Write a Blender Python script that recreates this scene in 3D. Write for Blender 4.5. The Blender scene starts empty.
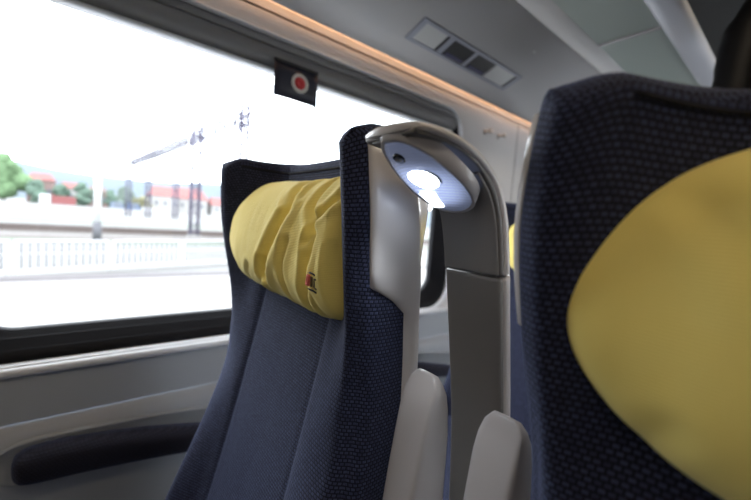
import bpy, bmesh, math, random
from mathutils import Vector, Matrix, noise
random.seed(4)
sc = bpy.context.scene
COL = sc.collection
PI = math.pi

# ------------------------------------------------------------ camera, sky, exposure
cd = bpy.data.cameras.new('camera'); cam = bpy.data.objects.new('camera', cd); COL.objects.link(cam)
Rm = Matrix(((0.630, -0.105, 0.770), (0.773, -0.011, -0.634), (0.075, 0.994, 0.074)))
Rm = Rm.to_quaternion().to_matrix()
cam.matrix_world = Matrix.Translation((1.14, 0, 1.2)) @ Rm.to_4x4()
cd.sensor_width = 36; cd.lens = 36 * 358 / 751
cd.clip_start = 0.02; cd.clip_end = 3000
cd.dof.use_dof = True; cd.dof.focus_distance = 0.50; cd.dof.aperture_fstop = 2.5
sc.camera = cam
sc.view_settings.view_transform = 'Standard'; sc.view_settings.look = 'None'
sc.view_settings.exposure = 0.0; sc.view_settings.gamma = 1.0
sc.view_settings.use_curve_mapping = False

w = bpy.data.worlds.new('overcast_sky'); sc.world = w; w.use_nodes = True
nt = w.node_tree; bg = nt.nodes['Background']
tc = nt.nodes.new('ShaderNodeTexCoord'); nz = nt.nodes.new('ShaderNodeTexNoise'); nz.inputs['Scale'].default_value = 2.6
nz.inputs['Detail'].default_value = 4
cr = nt.nodes.new('ShaderNodeValToRGB')
cr.color_ramp.elements[0].position = 0.30; cr.color_ramp.elements[0].color = (0.33, 0.40, 0.46, 1)
cr.color_ramp.elements[1].position = 0.46; cr.color_ramp.elements[1].color = (0.90, 0.945, 1.0, 1)
nt.links.new(tc.outputs['Generated'], nz.inputs['Vector']); nt.links.new(nz.outputs['Fac'], cr.inputs['Fac'])
nt.links.new(cr.outputs['Color'], bg.inputs['Color'])
bg.inputs['Strength'].default_value = 8.5

# daylight portals in the window openings guide the sky light
WINS = [(-0.285, 1.43), (2.12, 3.88)]
def portal(x, y0, y1, dirx):
    l = bpy.data.lights.new('window_daylight', 'AREA'); l.shape = 'RECTANGLE'; l.size = 1.0; l.size_y = y1 - y0
    l.cycles.is_portal = True
    o = bpy.data.objects.new('window_daylight', l); COL.objects.link(o)
    o.location = (x, (y0 + y1) / 2, 1.3)
    o.rotation_euler = (0, -PI/2 if dirx > 0 else PI/2, 0)
for a, b in WINS:
    portal(-0.075, a, b, 1)

# ------------------------------------------------------------ materials
MATS = {}
def mat(name, col, rough=0.5, metal=0.0, emit=None, es=0.0, bump=None, trans=0.0, var=0.0, vscale=8.0, spec=None, coat=0.0):
    if name in MATS: return MATS[name]
    m = bpy.data.materials.new(name); m.use_nodes = True; n = m.node_tree; b = n.nodes['Principled BSDF']
    b.inputs['Base Color'].default_value = (*col, 1); b.inputs['Roughness'].default_value = rough
    b.inputs['Metallic'].default_value = metal; b.inputs['Transmission Weight'].default_value = trans
    b.inputs['Coat Weight'].default_value = coat
    if spec is not None: b.inputs['Specular IOR Level'].default_value = spec
    if emit: b.inputs['Emission Color'].default_value = (*emit, 1); b.inputs['Emission Strength'].default_value = es
    t = n.nodes.new('ShaderNodeTexCoord')
    if var > 0:
        z = n.nodes.new('ShaderNodeTexNoise'); z.inputs['Scale'].default_value = vscale; z.inputs['Detail'].default_value = 5
        mx = n.nodes.new('ShaderNodeMix'); mx.data_type = 'RGBA'
        mx.inputs['A'].default_value = (*[c * (1 - var) for c in col], 1); mx.inputs['B'].default_value = (*[min(1, c * (1 + var)) for c in col], 1)
        n.links.new(t.outputs['Object'], z.inputs['Vector']); n.links.new(z.outputs['Fac'], mx.inputs['Factor'])
        n.links.new(mx.outputs['Result'], b.inputs['Base Color'])
    if bump:
        z2 = n.nodes.new('ShaderNodeTexNoise'); z2.inputs['Scale'].default_value = bump[0]; z2.inputs['Detail'].default_value = 3
        bp = n.nodes.new('ShaderNodeBump'); bp.inputs['Strength'].default_value = bump[1]; bp.inputs['Distance'].default_value = 0.001
        n.links.new(t.outputs['Object'], z2.inputs['Vector']); n.links.new(z2.outputs['Fac'], bp.inputs['Height'])
        n.links.new(bp.outputs['Normal'], b.inputs['Normal'])
    MATS[name] = m; return m

def weave_mat(name, c1, c2, cm, w_, h_):
    m = bpy.data.materials.new(name); m.use_nodes = True; n = m.node_tree; b = n.nodes['Principled BSDF']
    b.inputs['Roughness'].default_value = 0.85; b.inputs['Specular IOR Level'].default_value = 0.25
    b.inputs['Sheen Weight'].default_value = 0.25; b.inputs['Sheen Roughness'].default_value = 0.4
    b.inputs['Sheen Tint'].default_value = (0.5, 0.6, 1, 1)
    uv = n.nodes.new('ShaderNodeTexCoord')
    br = n.nodes.new('ShaderNodeTexBrick'); br.offset = 0.5
    br.inputs['Scale'].default_value = 1.0; br.inputs['Brick Width'].default_value = w_; br.inputs['Row Height'].default_value = h_
    br.inputs['Mortar Size'].default_value = w_ * 0.20; br.inputs['Mortar Smooth'].default_value = 0.6; br.inputs['Bias'].default_value = 0.0
    br.inputs['Color1'].default_value = (*c1, 1); br.inputs['Color2'].default_value = (*c2, 1); br.inputs['Mortar'].default_value = (*cm, 1)
    n.links.new(uv.outputs['UV'], br.inputs['Vector']); n.links.new(br.outputs['Color'], b.inputs['Base Color'])
    bp = n.nodes.new('ShaderNodeBump'); bp.invert = True; bp.inputs['Strength'].default_value = 0.55; bp.inputs['Distance'].default_value = 0.0012
    n.links.new(br.outputs['Fac'], bp.inputs['Height']); n.links.new(bp.outputs['Normal'], b.inputs['Normal'])
    return m
FAB = weave_mat('navy_woven_fabric', (0.046, 0.056, 0.115), (0.026, 0.031, 0.068), (0.007, 0.008, 0.018), 0.0068, 0.0052)

def pillow_mat():
    m = bpy.data.materials.new('yellow_ribbed_cotton'); m.use_nodes = True; n = m.node_tree; b = n.nodes['Principled BSDF']
    b.inputs['Roughness'].default_value = 0.8; b.inputs['Specular IOR Level'].default_value = 0.2
    b.inputs['Sheen Weight'].default_value = 0.15
    t = n.nodes.new('ShaderNodeTexCoord')
    z = n.nodes.new('ShaderNodeTexNoise'); z.inputs['Scale'].default_value = 14; z.inputs['Detail'].default_value = 4
    mx = n.nodes.new('ShaderNodeMix'); mx.data_type = 'RGBA'
    mx.inputs['A'].default_value = (0.90, 0.72, 0.19, 1); mx.inputs['B'].default_value = (0.93, 0.77, 0.25, 1)
    n.links.new(t.outputs['Object'], z.inputs['Vector']); n.links.new(z.outputs['Fac'], mx.inputs['Factor'])
    n.links.new(mx.outputs['Result'], b.inputs['Base Color'])
    wv = n.nodes.new('ShaderNodeTexWave'); wv.wave_type = 'BANDS'; wv.bands_direction = 'Z'; wv.inputs['Scale'].default_value = 130
    wv.inputs['Distortion'].default_value = 0.4
    bp = n.nodes.new('ShaderNodeBump'); bp.inputs['Strength'].default_value = 0.35; bp.inputs['Distance'].default_value = 0.0006
    n.links.new(t.outputs['Object'], wv.inputs['Vector']); n.links.new(wv.outputs['Fac'], bp.inputs['Height'])
    n.links.new(bp.outputs['Normal'], b.inputs['Normal'])
    return m
YEL = pillow_mat()

def glass_mat():
    m = bpy.data.materials.new('window_glass'); m.use_nodes = True; n = m.node_tree
    n.nodes.remove(n.nodes['Principled BSDF']); out = n.nodes['Material Output']
    tr = n.nodes.new('ShaderNodeBsdfTransparent'); tr.inputs['Color'].default_value = (0.97, 0.985, 0.98, 1)
    gl = n.nodes.new('ShaderNodeBsdfGlossy'); gl.inputs['Roughness'].default_value = 0.02
    fr = n.nodes.new('ShaderNodeFresnel'); fr.inputs['IOR'].default_value = 1.3
    mx = n.nodes.new('ShaderNodeMixShader')
    n.links.new(fr.outputs['Fac'], mx.inputs['Fac']); n.links.new(tr.outputs[0], mx.inputs[1]); n.links.new(gl.outputs[0], mx.inputs[2])
    n.links.new(mx.outputs[0], out.inputs['Surface']); return m
GLASS = glass_mat()

def frosted_mat():
    m = bpy.data.materials.new('frosted_rack_glass'); m.use_nodes = True; n = m.node_tree
    n.nodes.remove(n.nodes['Principled BSDF']); out = n.nodes['Material Output']
    d = n.nodes.new('ShaderNodeBsdfDiffuse'); d.inputs['Color'].default_value = (0.50, 0.56, 0.53, 1)
    t = n.nodes.new('ShaderNodeBsdfTranslucent'); t.inputs['Color'].default_value = (0.5, 0.56, 0.53, 1)
    g = n.nodes.new('ShaderNodeBsdfGlossy'); g.inputs['Roughness'].default_value = 0.35; g.inputs['Color'].default_value = (0.8, 0.85, 0.83, 1)
    a = n.nodes.new('ShaderNodeMixShader'); a.inputs['Fac'].default_value = 0.35
    b = n.nodes.new('ShaderNodeMixShader'); b.inputs['Fac'].default_value = 0.06
    n.links.new(d.outputs[0], a.inputs[1]); n.links.new(t.outputs[0], a.inputs[2])
    n.links.new(a.outputs[0], b.inputs[1]); n.links.new(g.outputs[0], b.inputs[2]); n.links.new(b.outputs[0], out.inputs['Surface'])
    return m
FROST = frosted_mat()

WALLM = mat('pale_grey_wall_laminate', (0.60, 0.59, 0.59), 0.45, bump=(400, 0.1))
WALL2 = mat('grey_lower_wall_laminate', (0.38, 0.41, 0.455), 0.5, bump=(500, 0.15))
TRIMW = mat('satin_white_trim', (0.78, 0.80, 0.84), 0.28)
BLACK = mat('black_rubber_gasket', (0.006, 0.006, 0.008), 0.5, spec=0.15)
CEILM = mat('satin_ceiling_panel', (0.32, 0.315, 0.32), 0.42, bump=(300, 0.08))
GREYP = mat('grey_blind_housing', (0.20, 0.195, 0.20), 0.45)
SHELL = mat('warm_grey_plastic_shell', (0.60, 0.575, 0.57), 0.30, bump=(900, 0.12), coat=0.25)
SHELLD = mat('dark_warm_grey_plastic', (0.20, 0.193, 0.19), 0.45, bump=(900, 0.15))
SHELLM = mat('mid_grey_plastic', (0.47, 0.455, 0.465), 0.32, bump=(900, 0.12), coat=0.2)
DARK = mat('black_plastic', (0.012, 0.012, 0.014), 0.4)
CHROME = mat('brushed_steel', (0.55, 0.54, 0.52), 0.28, 1.0)
CARPET = mat('dark_carpet', (0.05, 0.055, 0.075), 0.95, var=0.3, vscale=60)
DCEIL = mat('dark_grey_ceiling', (0.05, 0.05, 0.053), 0.6)
COVE = mat('amber_led_diffuser', (0.8, 0.5, 0.3), 0.5, emit=(1.0, 0.56, 0.30), es=5.0)
THREAD = mat('dark_stitching', (0.006, 0.007, 0.014), 0.9)

# ------------------------------------------------------------ helpers
def tagk(o, label=None, cat=None, group=None, kind=None):
    if label: o['label'] = label
    if cat: o['category'] = cat
    if group: o['group'] = group
    if kind: o['kind'] = kind
    return o
def link(name, bm, m, parent=None, smooth=True, loc=None):
    bmesh.ops.recalc_face_normals(bm, faces=bm.faces)
    me = bpy.data.meshes.new(name); bm.to_mesh(me); bm.free()
    if smooth: 
        for p in me.polygons: p.use_smooth = True
    me.materials.append(m)
    o = bpy.data.objects.new(name, me); COL.objects.link(o)
    if parent: o.parent = parent
    if loc: o.location = loc
    return o
def sharp(o, ang=35):
    m = o.modifiers.new('edge_split', 'EDGE_SPLIT'); m.split_angle = math.radians(ang); return o
def bev(o, wd=0.003, seg=3, ang=35):
    m = o.modifiers.new('bevel', 'BEVEL'); m.width = wd; m.segments = seg; m.limit_method = 'ANGLE'; m.angle_limit = math.radians(ang)
    m.harden_normals = True
    return o
def struct(name, bm, m, smooth=True): return tagk(link(name, bm, m, None, smooth), kind='structure')
def empty(name, loc, label, cat, group=None, rz=0):
    o = bpy.data.objects.new(name, None); COL.objects.link(o); o.location = loc; o.rotation_euler.z = rz
    o.empty_display_size = 0.05
    return tagk(o, label, cat, group)
def box(bm, x0, x1, y0, y1, z0, z1, M=None):
    v = [bm.verts.new((x, y, z)) for x in (x0, x1) for y in (y0, y1) for z in (z0, z1)]
    if M: 
        for q in v: q.co = M @ q.co
    for f in ((0,1,3,2),(4,6,7,5),(0,4,5,1),(2,3,7,6),(0,2,6,4),(1,5,7,3)): bm.faces.new([v[i] for i in f])
    return v
def grid(bm, rows, closed=False, cap=False, uvs=None):
    R = [[bm.verts.new(p) for p in r] for r in rows]
    lay = bm.loops.layers.uv.verify() if uvs else None
    n = len(rows[0])
    for i in range(len(R) - 1):
        for j in range(n if closed else n - 1):
            k = (j + 1) % n
            f = bm.faces.new((R[i][j], R[i][k], R[i+1][k], R[i+1][j]))
            if lay:
                idx = ((i, j), (i, j + 1), (i + 1, j + 1), (i + 1, j))
                for l, (a, b) in zip(f.loops, idx): l[lay].uv = uvs[a][b]
    if cap:
        bm.faces.new(R[0]); bm.faces.new(R[-1][::-1])
    return R
def tube(bm, pts, r, n=8):
    pts = [Vector(p) for p in pts]; rows = []
    for i, p in enumerate(pts):
        d = (pts[min(i + 1, len(pts) - 1)] - pts[max(i - 1, 0)]).normalized()
        a = d.orthogonal().normalized() if i == 0 else (a - d * a.dot(d)).normalized()
        b = d.cross(a); rr = r[i] if isinstance(r, (list, tuple)) else r
        rows.append([p + (a * math.cos(t) + b * math.sin(t)) * rr for t in [2 * PI * k / n for k in range(n)]])
    grid(bm, rows, True, True)
def lathe(bm, prof, M, n=24):
    rows = [[M @ Vector((r * math.cos(2 * PI * k / n), r * math.sin(2 * PI * k / n), h)) for k in range(n)] for r, h in prof]
    grid(bm, rows, True, True)
def interp(tab, x):
    tab = sorted(tab)
    if x <= tab[0][0]: return tab[0][1]
    if x >= tab[-1][0]: return tab[-1][1]
    for i in range(len(tab) - 1):
        (x0, y0), (x1, y1) = tab[i], tab[i + 1]
        if x <= x1:
            t = (x - x0) / (x1 - x0)
            def sl(k):
                if k <= 0 or k >= len(tab) - 1: k2 = max(0, min(len(tab) - 2, k if k <= 0 else k - 1)); return (tab[k2+1][1]-tab[k2][1])/(tab[k2+1][0]-tab[k2][0])
                return (tab[k+1][1]-tab[k-1][1])/(tab[k+1][0]-tab[k-1][0])
            m0, m1 = sl(i) * (x1 - x0), sl(i + 1) * (x1 - x0)
            return (2*t**3-3*t**2+1)*y0 + (t**3-2*t**2+t)*m0 + (-2*t**3+3*t**2)*y1 + (t**3-t**2)*m1
def spline(P, per=8):
    out = []; n = len(P)
    for i in range(n - 1):
        p0, p1, p2, p3 = P[max(i-1, 0)], P[i], P[i+1], P[min(i+2, n-1)]
        for k in range(per):
            t = k / per
            out.append(tuple(0.5*((2*b)+(-a+c)*t+(2*a-5*b+4*c-d)*t*t+(-a+3*b-3*c+d)*t**3) for a, b, c, d in zip(p0, p1, p2, p3)))
    out.append(tuple(P[-1])); return out
def sweep_y(name, prof, y0, y1, m, smooth=True, closed=False):
    bm = bmesh.new(); grid(bm, [[(x, y, z) for x, z in prof] for y in (y0, y1)], closed, closed)
    return struct(name, bm, m, smooth)
def rrect(y0, y1, z0, z1, r, seg=10):
    pts = []
    for cy, cz, a0 in ((y1 - r, z1 - r, 0), (y0 + r, z1 - r, 90), (y0 + r, z0 + r, 180), (y1 - r, z0 + r, 270)):
        for k in range(seg + 1):
            a = math.radians(a0 + 90 * k / seg); pts.append((cy + r * math.cos(a), cz + r * math.sin(a)))
    return pts
def ring(bm, loops, closed_end=False):
    """loops: list of (x, pts(y,z)) of equal length, joined in order"""
    grid(bm, [[(x, a, b) for a, b in pts] for x, pts in loops], True)

YA, YB = -1.5, 4.4        # carriage section built
W = 2.8
Z0W, Z1W = 0.70, 1.832
OPEN = (0.805, 1.768)     # visible window opening in the wall panel

# ------------------------------------------------------------ setting: carriage shell
def wall_panel(mx, name):
    """upper wall with rounded window openings, mx maps x"""
    bm = bmesh.new(); edges = [YA]
    for i in range(len(WINS) - 1): edges.append((WINS[i][1] + WINS[i+1][0]) / 2)
    edges.append(YB)
    for i, (a, b) in enumerate(WINS):
        hole = rrect(a, b, *OPEN, 0.125, 10); A, B = edges[i], edges[i+1]
        cy, cz = (a + b) / 2, (OPEN[0] + OPEN[1]) / 2
        outer = []
        for k, (y, z) in enumerate(hole):
            q = k // 11; j = k % 11
            c = [(B, Z1W), (A, Z1W), (A, Z0W), (B, Z0W)][q]
            # straight projections, with the corner point in the middle of each arc
            if j < 5: outer.append((c[0], z) if q % 2 == 0 else (y, c[1]))
            elif j > 5: outer.append((y, c[1]) if q % 2 == 0 else (c[0], z))
            else: outer.append(c)
        soft = rrect(a - 0.012, b + 0.012, OPEN[0] - 0.012, OPEN[1] + 0.012, 0.137, 10)
        mid = rrect(a - 0.004, b + 0.004, OPEN[0] - 0.004, OPEN[1] + 0.004, 0.129, 10)
        ring(bm, [(mx(0), outer), (mx(0), soft), (mx(-0.003), mid), (mx(-0.012), hole), (mx(-0.10), hole)])
    return struct(name, bm, WALLM)
idx = lambda x: x
mir = lambda x: W - x
wall_panel(idx, 'wall_left'); wall_panel(mir, 'wall_right')

def window(n, a, b, mx, blind, shut=False):
    fr = empty('window_%d' % n, (mx(-0.03), (a + b) / 2, OPEN[0]), None, None); fr['kind'] = 'structure'
    inv = Matrix.Translation(-Vector(fr.location))
    def P(name, bm, m, **k):
        bm.transform(inv); return link(name, bm, m, fr, **k)
    # white rounded rim, then black frame stepping back to the glass
    o1 = rrect(a - .002, b + .002, OPEN[0] - .002, OPEN[1] + .002, .127); o2 = rrect(a + .010, b - .010, OPEN[0] + .006, OPEN[1] - .006, .118)
    bm = bmesh.new(); ring(bm, [(mx(-.02), o1), (mx(.004), o1), (mx(.010), rrect(a + .003, b - .003, OPEN[0] + .002, OPEN[1] - .002, .123)), (mx(.004), o2), (mx(-.03), o2)])
    P('window_rim', bm, TRIMW)
    g1 = rrect(a + .010, b - .010, OPEN[0] + .006, OPEN[1] - .006, .118)
    g2 = rrect(a + .040, b - .040, OPEN[0] + .035, OPEN[1] - .045, .105)
    g3 = rrect(a + .058, b - .058, OPEN[0] + .058, OPEN[1] - .066, .095)
    g4 = rrect(a + .078, b - .078, OPEN[0] + .072, OPEN[1] - .077, .088)
    bm = bmesh.new(); ring(bm, [(mx(-.012), g1), (mx(-.014), g2), (mx(-.030), g2), (mx(-.034), g3), (mx(-.052), g3), (mx(-.056), g4), (mx(-.085), g4)])
    P('window_frame', bm, BLACK)
    gl = rrect(a + .07, b - .07, OPEN[0] + .066, OPEN[1] - .070, .09)
    bm = bmesh.new(); f = [bm.verts.new((mx(-.060), y, z)) for y, z in gl]; bm.faces.new(f)
    P('window_pane', bm, GLASS, smooth=False)
    if shut:
        bm = bmesh.new(); box(bm, mx(-.046), mx(-.042), a + .05, b - .05, OPEN[0] + .04, OPEN[1] - .04); P('light_block_blind', bm, GREYP, smooth=False)  # unseen blind added to hold back daylight from across the aisle
    if blind:
        bm = bmesh.new(); za = OPEN[1] - .012
        pr = [(-.05, za), (-.004, za), (-.001, za - .012), (-.004, za - .020), (-.010, za - .022), (-.004, za - .028), (.000, za - .050), (-.006, za - .072), (-.02, za - .084), (-.05, za - .086)]
        rows = []
        for y in (a + .045, b - .045): rows.append([(mx(x), y, z) for x, z in pr])
        grid(bm, rows, True, True)
        sharp(P('blind_housing', bm, GREYP), 50)
        bm = bmesh.new(); pr = spline([(-.040, za - .084), (-.018, za - .084), (-.010, za - .090), (-.016, za - .099), (-.040, za - .100)], 4)
        grid(bm, [[(mx(x), y, z) for x, z in pr] for y in (a + .06, b - .06)], True, True)
        P('blind_pull_bar', bm, TRIMW)
for i, (a, b) in enumerate(WINS):
    window(i + 1, a, b, idx, True)
for i, (a, b) in enumerate(WINS):
    window(i + 4, a, b, mir, False, i < 1)

# lower wall: sill, raised panel, groove, recessed dado
PA = spline([(0.0, .702), (.010, .770), (.012, .700), (.016, .690)], 4)
for mx, s in ((idx, 'left'), (mir, 'right')):
    n1 = 'trim_1' if s == 'left' else 'trim_4'
    sill = spline([(-.004, .808), (.012, .806), (.018, .798), (.016, .788), (.006, .782), (-.002, .780)], 5)
    sweep_y(n1, [(mx(x), z) for x, z in sill], YA, YB, TRIMW)
    up = [(.001, .785), (.005, .74), (.016, .682), (.016, .675)]
    sweep_y('trim_2' if s == 'left' else 'trim_5', [(mx(x), z) for x, z in up], YA, YB, WALL2)
    lo = [(.013, .675), (.013, .671), (.021, .669), (.036, .630), (.040, .60), (.040, .44), (.030, .40), (.028, .0)]
    sweep_y('trim_3' if s == 'left' else 'trim_6', [(mx(x), z) for x, z in lo], YA, YB, WALL2)

bm = bmesh.new(); box(bm, -.12, W + .12, YA, YB, -.04, 0); struct('floor', bm, CARPET, False)
bm = bmesh.new(); box(bm, -.12, W + .12, YA - .03, YA, -.04, 2.42); struct('wall_rear', bm, WALLM, False)
bm = bmesh.new(); box(bm, -.12, W + .12, YB, YB + .03, -.04, 2.42); struct('wall_front', bm, WALLM, False)
prof = spline([(-.12, 1.90), (0.02, 2.2), (.35, 2.33), (W/2, 2.36), (W-.35, 2.33), (W-.02, 2.2), (W+.12, 1.90)], 6)
sweep_y('ceiling', prof, YA, YB, DCEIL)
for mx, k in ((idx, 7), (mir, 12)):
    # hidden cove behind a lip, then the sloping panel under the luggage rack
    sweep_y('trim_%d' % k, [(mx(x), z) for x, z in [(0, 1.825), (0.0, 1.868), (.034, 1.868), (.034, 1.846)]], YA, YB, WALLM)
    slope = [(.034, 1.850), (.034, 1.842), (.037, 1.840), (.041, 1.842), (.100, 1.878), (.404, 1.994), (.404, 1.999)]
    sweep_y('trim_%d' % (k + 2), [(mx(x), z) for x, z in slope], YA, YB, CEILM)
    bm = bmesh.new(); box(bm, min(mx(.005), mx(.028)), max(mx(.005), mx(.028)), YA + .02, YB - .02, 1.858, 1.866)
    lt = link('cove_strip_light', bm, COVE, None, False)
    tagk(lt, 'warm amber strip light along the %s' % ('wall top above the window' if mx is idx else 'opposite wall top across the aisle'), 'strip light')
    strip = [(.408, 2.000), (.409, 1.995), (.418, 1.993), (.485, 2.000), (.490, 2.004), (.490, 2.015), (.408, 2.015)]
    sweep_y('trim_%d' % (k + 3), [(mx(x), z) for x, z in strip], YA, YB, TRIMW if False else WALLM)

# ------------------------------------------------------------ fill lamps added over the aisle, out of view, to light the near seat
for k in range(4):
    y0_ = YA + .1 + k * 1.44
    lm = empty('aisle_fill_lamp', (W / 2, y0_ + .67, 2.33), 'long warm white fill lamp added out of view over the aisle', 'fill lamp', 'added aisle fill lamps'); inv = Matrix.Translation(-lm.location)
    bm = bmesh.new(); box(bm, W/2 - .09, W/2 + .09, y0_, y0_ + 1.34, 2.325, 2.37, inv); bev(link('lamp_housing', bm, TRIMW, lm, False), .006)
    bm = bmesh.new(); box(bm, W/2 - .07, W/2 + .07, y0_ + .02, y0_ + 1.32, 2.315, 2.33, inv); link('lamp_diffuser', bm, mat('warm_fill_diffuser', (.8, .75, .65), .5, emit=(1.0, .82, .60), es=7.5), lm, False)

# ------------------------------------------------------------ luggage rack
def rack(mx, side):
    r = empty('luggage_rack', (mx(.49), 1.0, 2.0), 'luggage rack with frosted glass shelf and grey rail ' + side, 'luggage rack')
    inv = Matrix.Translation(-Vector(r.location))
    for i in range(5):
        y0 = 1.66 + (i - 3) * 1.55; y1 = min(y0 + 1.54, YB - .02); y0 = max(y0, YA + .02)
        bm = bmesh.new(); box(bm, min(mx(.489), mx(.705)), max(mx(.489), mx(.705)), y0 + .004, y1 - .004, 2.003, 2.011, inv); link('glass_shelf', bm, FROST, r, False)
        bm = bmesh.new(); box(bm, min(mx(.489), mx(.72)), max(mx(.489), mx(.72)), y1 - .008, y1 + .008, 1.998, 2.014, inv); link('shelf_joint', bm, SHELLM, r, False)
    pr = spline([(.700, 2.000), (.708, 1.992), (.735, 1.988), (.765, 1.992), (.783, 2.006), (.786, 2.022), (.775, 2.036), (.74, 2.040), (.705, 2.030), (.700, 2.000)], 4)[:-1]
    bm = bmesh.new(); grid(bm, [[(mx(x), y, z) for x, z in pr] for y in (YA + .01, YB - .01)], True, True); bm.transform(inv)
    link('front_rail', bm, RAIL, r)
RAIL = mat('satin_aluminium_rail', (0.52, 0.54, 0.60), 0.35, 0.25)
rack(idx, 'above the window seats'); rack(mir, 'on the far side of the aisle')

# ------------------------------------------------------------ service panel in the slope
sl_d = Vector((.304, 0, .116)).normalized(); sl_n = Vector((.116, 0, -.304)).normalized()
def SP(y, s, h):   # point on the slope: s up the slope, h out of the surface (downwards)
    return Vector((.100, 0, 1.878)) + sl_d * s + sl_n * h + Vector((0, y, 0))
vp = empty('service_panel', SP(1.2, .07, 0), 'grey framed panel of two pale and two black squares in the sloping ceiling', 'ceiling panel')
inv = Matrix.Translation(-vp.location)
def spbox(bm, y0, y1, s0, s1, h0, h1):
    v = [bm.verts.new(SP(y, s, h)) for y in (y0, y1) for s in (s0, s1) for h in (h0, h1)]
    for f in ((0,1,3,2),(4,6,7,5),(0,4,5,1),(2,3,7,6),(0,2,6,4),(1,5,7,3)): bm.faces.new([v[i] for i in f])
    return v
s0, s1 = .018, .122; y0, y1 = .905, 1.560
cells = [(.930, 1.062, 'lamp'), (1.088, 1.218, 'rec'), (1.238, 1.368, 'rec'), (1.372, 1.535, 'lamp')]
bm = bmesh.new()
spbox(bm, y0, y1, s0, s0 + .014, -.004, .006); spbox(bm, y0, y1, s1 - .014, s1, -.004, .006)
for a, b in ((y0, .930), (1.062, 1.088), (1.218, 1.238), (1.535, y1)): spbox(bm, a, b, s0 + .0138, s1 - .0138, -.004, .0058)
bm.transform(inv); bev(link('panel_frame', bm, FRAMEG := mat('blue_grey_panel_frame', (0.20, 0.21, 0.25), 0.4), vp, False), .002)
for a, b, kind in cells:
    if kind == 'lamp':
        bm = bmesh.new(); spbox(bm, a, b - .016, s0 + .014, s1 - .014, .0005, .0035); bm.transform(inv)
        tagk(link('lamp_lens', bm, mat('opal_lens_off', (0.33, 0.33, 0.33), 0.35), vp, False), 'pale opal square')
        bm = bmesh.new(); spbox(bm, b - .016, b, s0 + .014, s1 - .014, .0005, .0012); bm.transform(inv)
        link('lens_slot', bm, DARK, vp, False)
    else:
        bm = bmesh.new(); spbox(bm, a, b, s0 + .014, s1 - .014, .0005, .0012); bm.transform(inv)
        rc = link('speaker_recess', bm, DARK, vp, False)
        bm = bmesh.new(); spbox(bm, a + .02, b - .01, s0 + .018, s0 + .030, .0012, .0040); bm.transform(inv)
        link('recess_slat', bm, mat('dark_blue_slat', (0.05, 0.05, 0.10), 0.4), rc, False)
bm = bmesh.new(); lathe(bm, [(0, .0), (.006, .0), (.006, .003), (0, .004)], Matrix.Translation(SP(1.45, .235, 0)) @ sl_n.to_track_quat('Z', 'Y').to_matrix().to_4x4(), 12)
tagk(link('sensor_button', bm, SHELLM, None), 'tiny round grey sensor dot on the sloping ceiling panel', 'sensor')

# ------------------------------------------------------------ seats
UC = .285
def yc(z):   return interp([(.42, .160), (.5, .185), (.59, .212), (.75, .255), (.9, .290), (1.03, .318), (1.1, .330), (1.2, .346), (1.31, .362)], z)
def ye(z):   return interp([(0.42, .13), (.5, .150), (.73, .245), (.85, .285), (.95, .294), (1.0, .288), (1.1, .270), (1.2, .256), (1.31, .250), (1.36, .252)], z)
def yr(z):   return max(interp([(.42, .36), (.73, .39), (.9, .405), (1.0, .400), (1.1, .382), (1.2, .362), (1.31, .350), (1.36, .348)], z), ye(z) + .06)
def wing(z): # 0 where the bolster is flat, 1 where the headrest wings stand out
    t = min(1, max(0, (z - .92) / .16)); return t * t * (3 - 2 * t)
def wid(z):  return interp([(.42, .95), (.8, .935), (.95, .935), (1.03, .95), (1.12, .985), (1.2, 1.0), (1.26, .985), (1.30, .965)], z)
def section(z):
    c, e, r, g = yc(z), ye(z), yr(z) - .014, wing(z)
    mx_ = lambda a, b: a * (1 - g) + b * g
    F = [(-.268, e), (-.254, mx_(e - .016, e - .006)), (-.232, mx_(e - .020, e + .006)), (-.200, mx_((c + e) / 2 - .018, (c + e) / 2)), (-.165, mx_(c - .012, c - .016)), (-.130, c - .004), (-.08, c - .002), (0, c)]
    B = [(-.268, e), (-.281, e + .012), (-UC, e + .032), (-UC, (e + r) / 2 + .01), (-UC + .004, r - .012), (-UC + .03, max(r, c + .025)), (-.12, max(r + .01, c + .040)), (0, max(r + .012, c + .044))]
    f = spline(F, 6); b = spline(B, 6)
    f = f + [(-u, v) for u, v in f[-2::-1]]; b = b + [(-u, v) for u, v in b[-2::-1]]
    # stitched grooves either side of the centre panel
    k_ = wid(z); b = [(u * (1 + (k_ - 1) * min(1, abs(u) / .2)), v) for u, v in b]; f = [(u * (1 + (k_ - 1) * min(1, abs(u) / .2)), v) for u, v in f]
    f = [(u, v + .0035 * math.exp(-((abs(u) - .132) / .0055) ** 2)) for u, v in f]
    return f, b
def ztop(u):
    a = abs(u)
    return interp([(0, 1.303), (.08, 1.303), (.13, 1.304), (.18, 1.309), (.22, 1.316), (.25, 1.319), (.27, 1.314), (.29, 1.306)], a)
def seat_cushion_part(root, dz=0):
    # long cushion, swelling front edge
    rows = []
    for y, zt, hw in [(.21, .50, .24), (.12, .475, .262), (-.05, .462, .268), (-.2, .468, .268), (-.33, .478, .266), (-.385, .468, .262), (-.405, .440, .255), (-.400, .40, .25), (-.38, .375, .245), (.12, .36, .245)]:
        rows.append([(u * hw, y, zt + .012 * (abs(u) ** 4) * (1 if y > -.39 and zt > .41 else 0)) for u in [k / 8 for k in range(-8, 9)]])
    bm = bmesh.new(); uv = [[(p[0], p[1]) for p in r] for r in rows]; grid(bm, rows, uvs=uv)
    o = link('seat_cushion', bm, FAB, root); s = o.modifiers.new('thick', 'SOLIDIFY'); s.thickness = .02; return o

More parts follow.
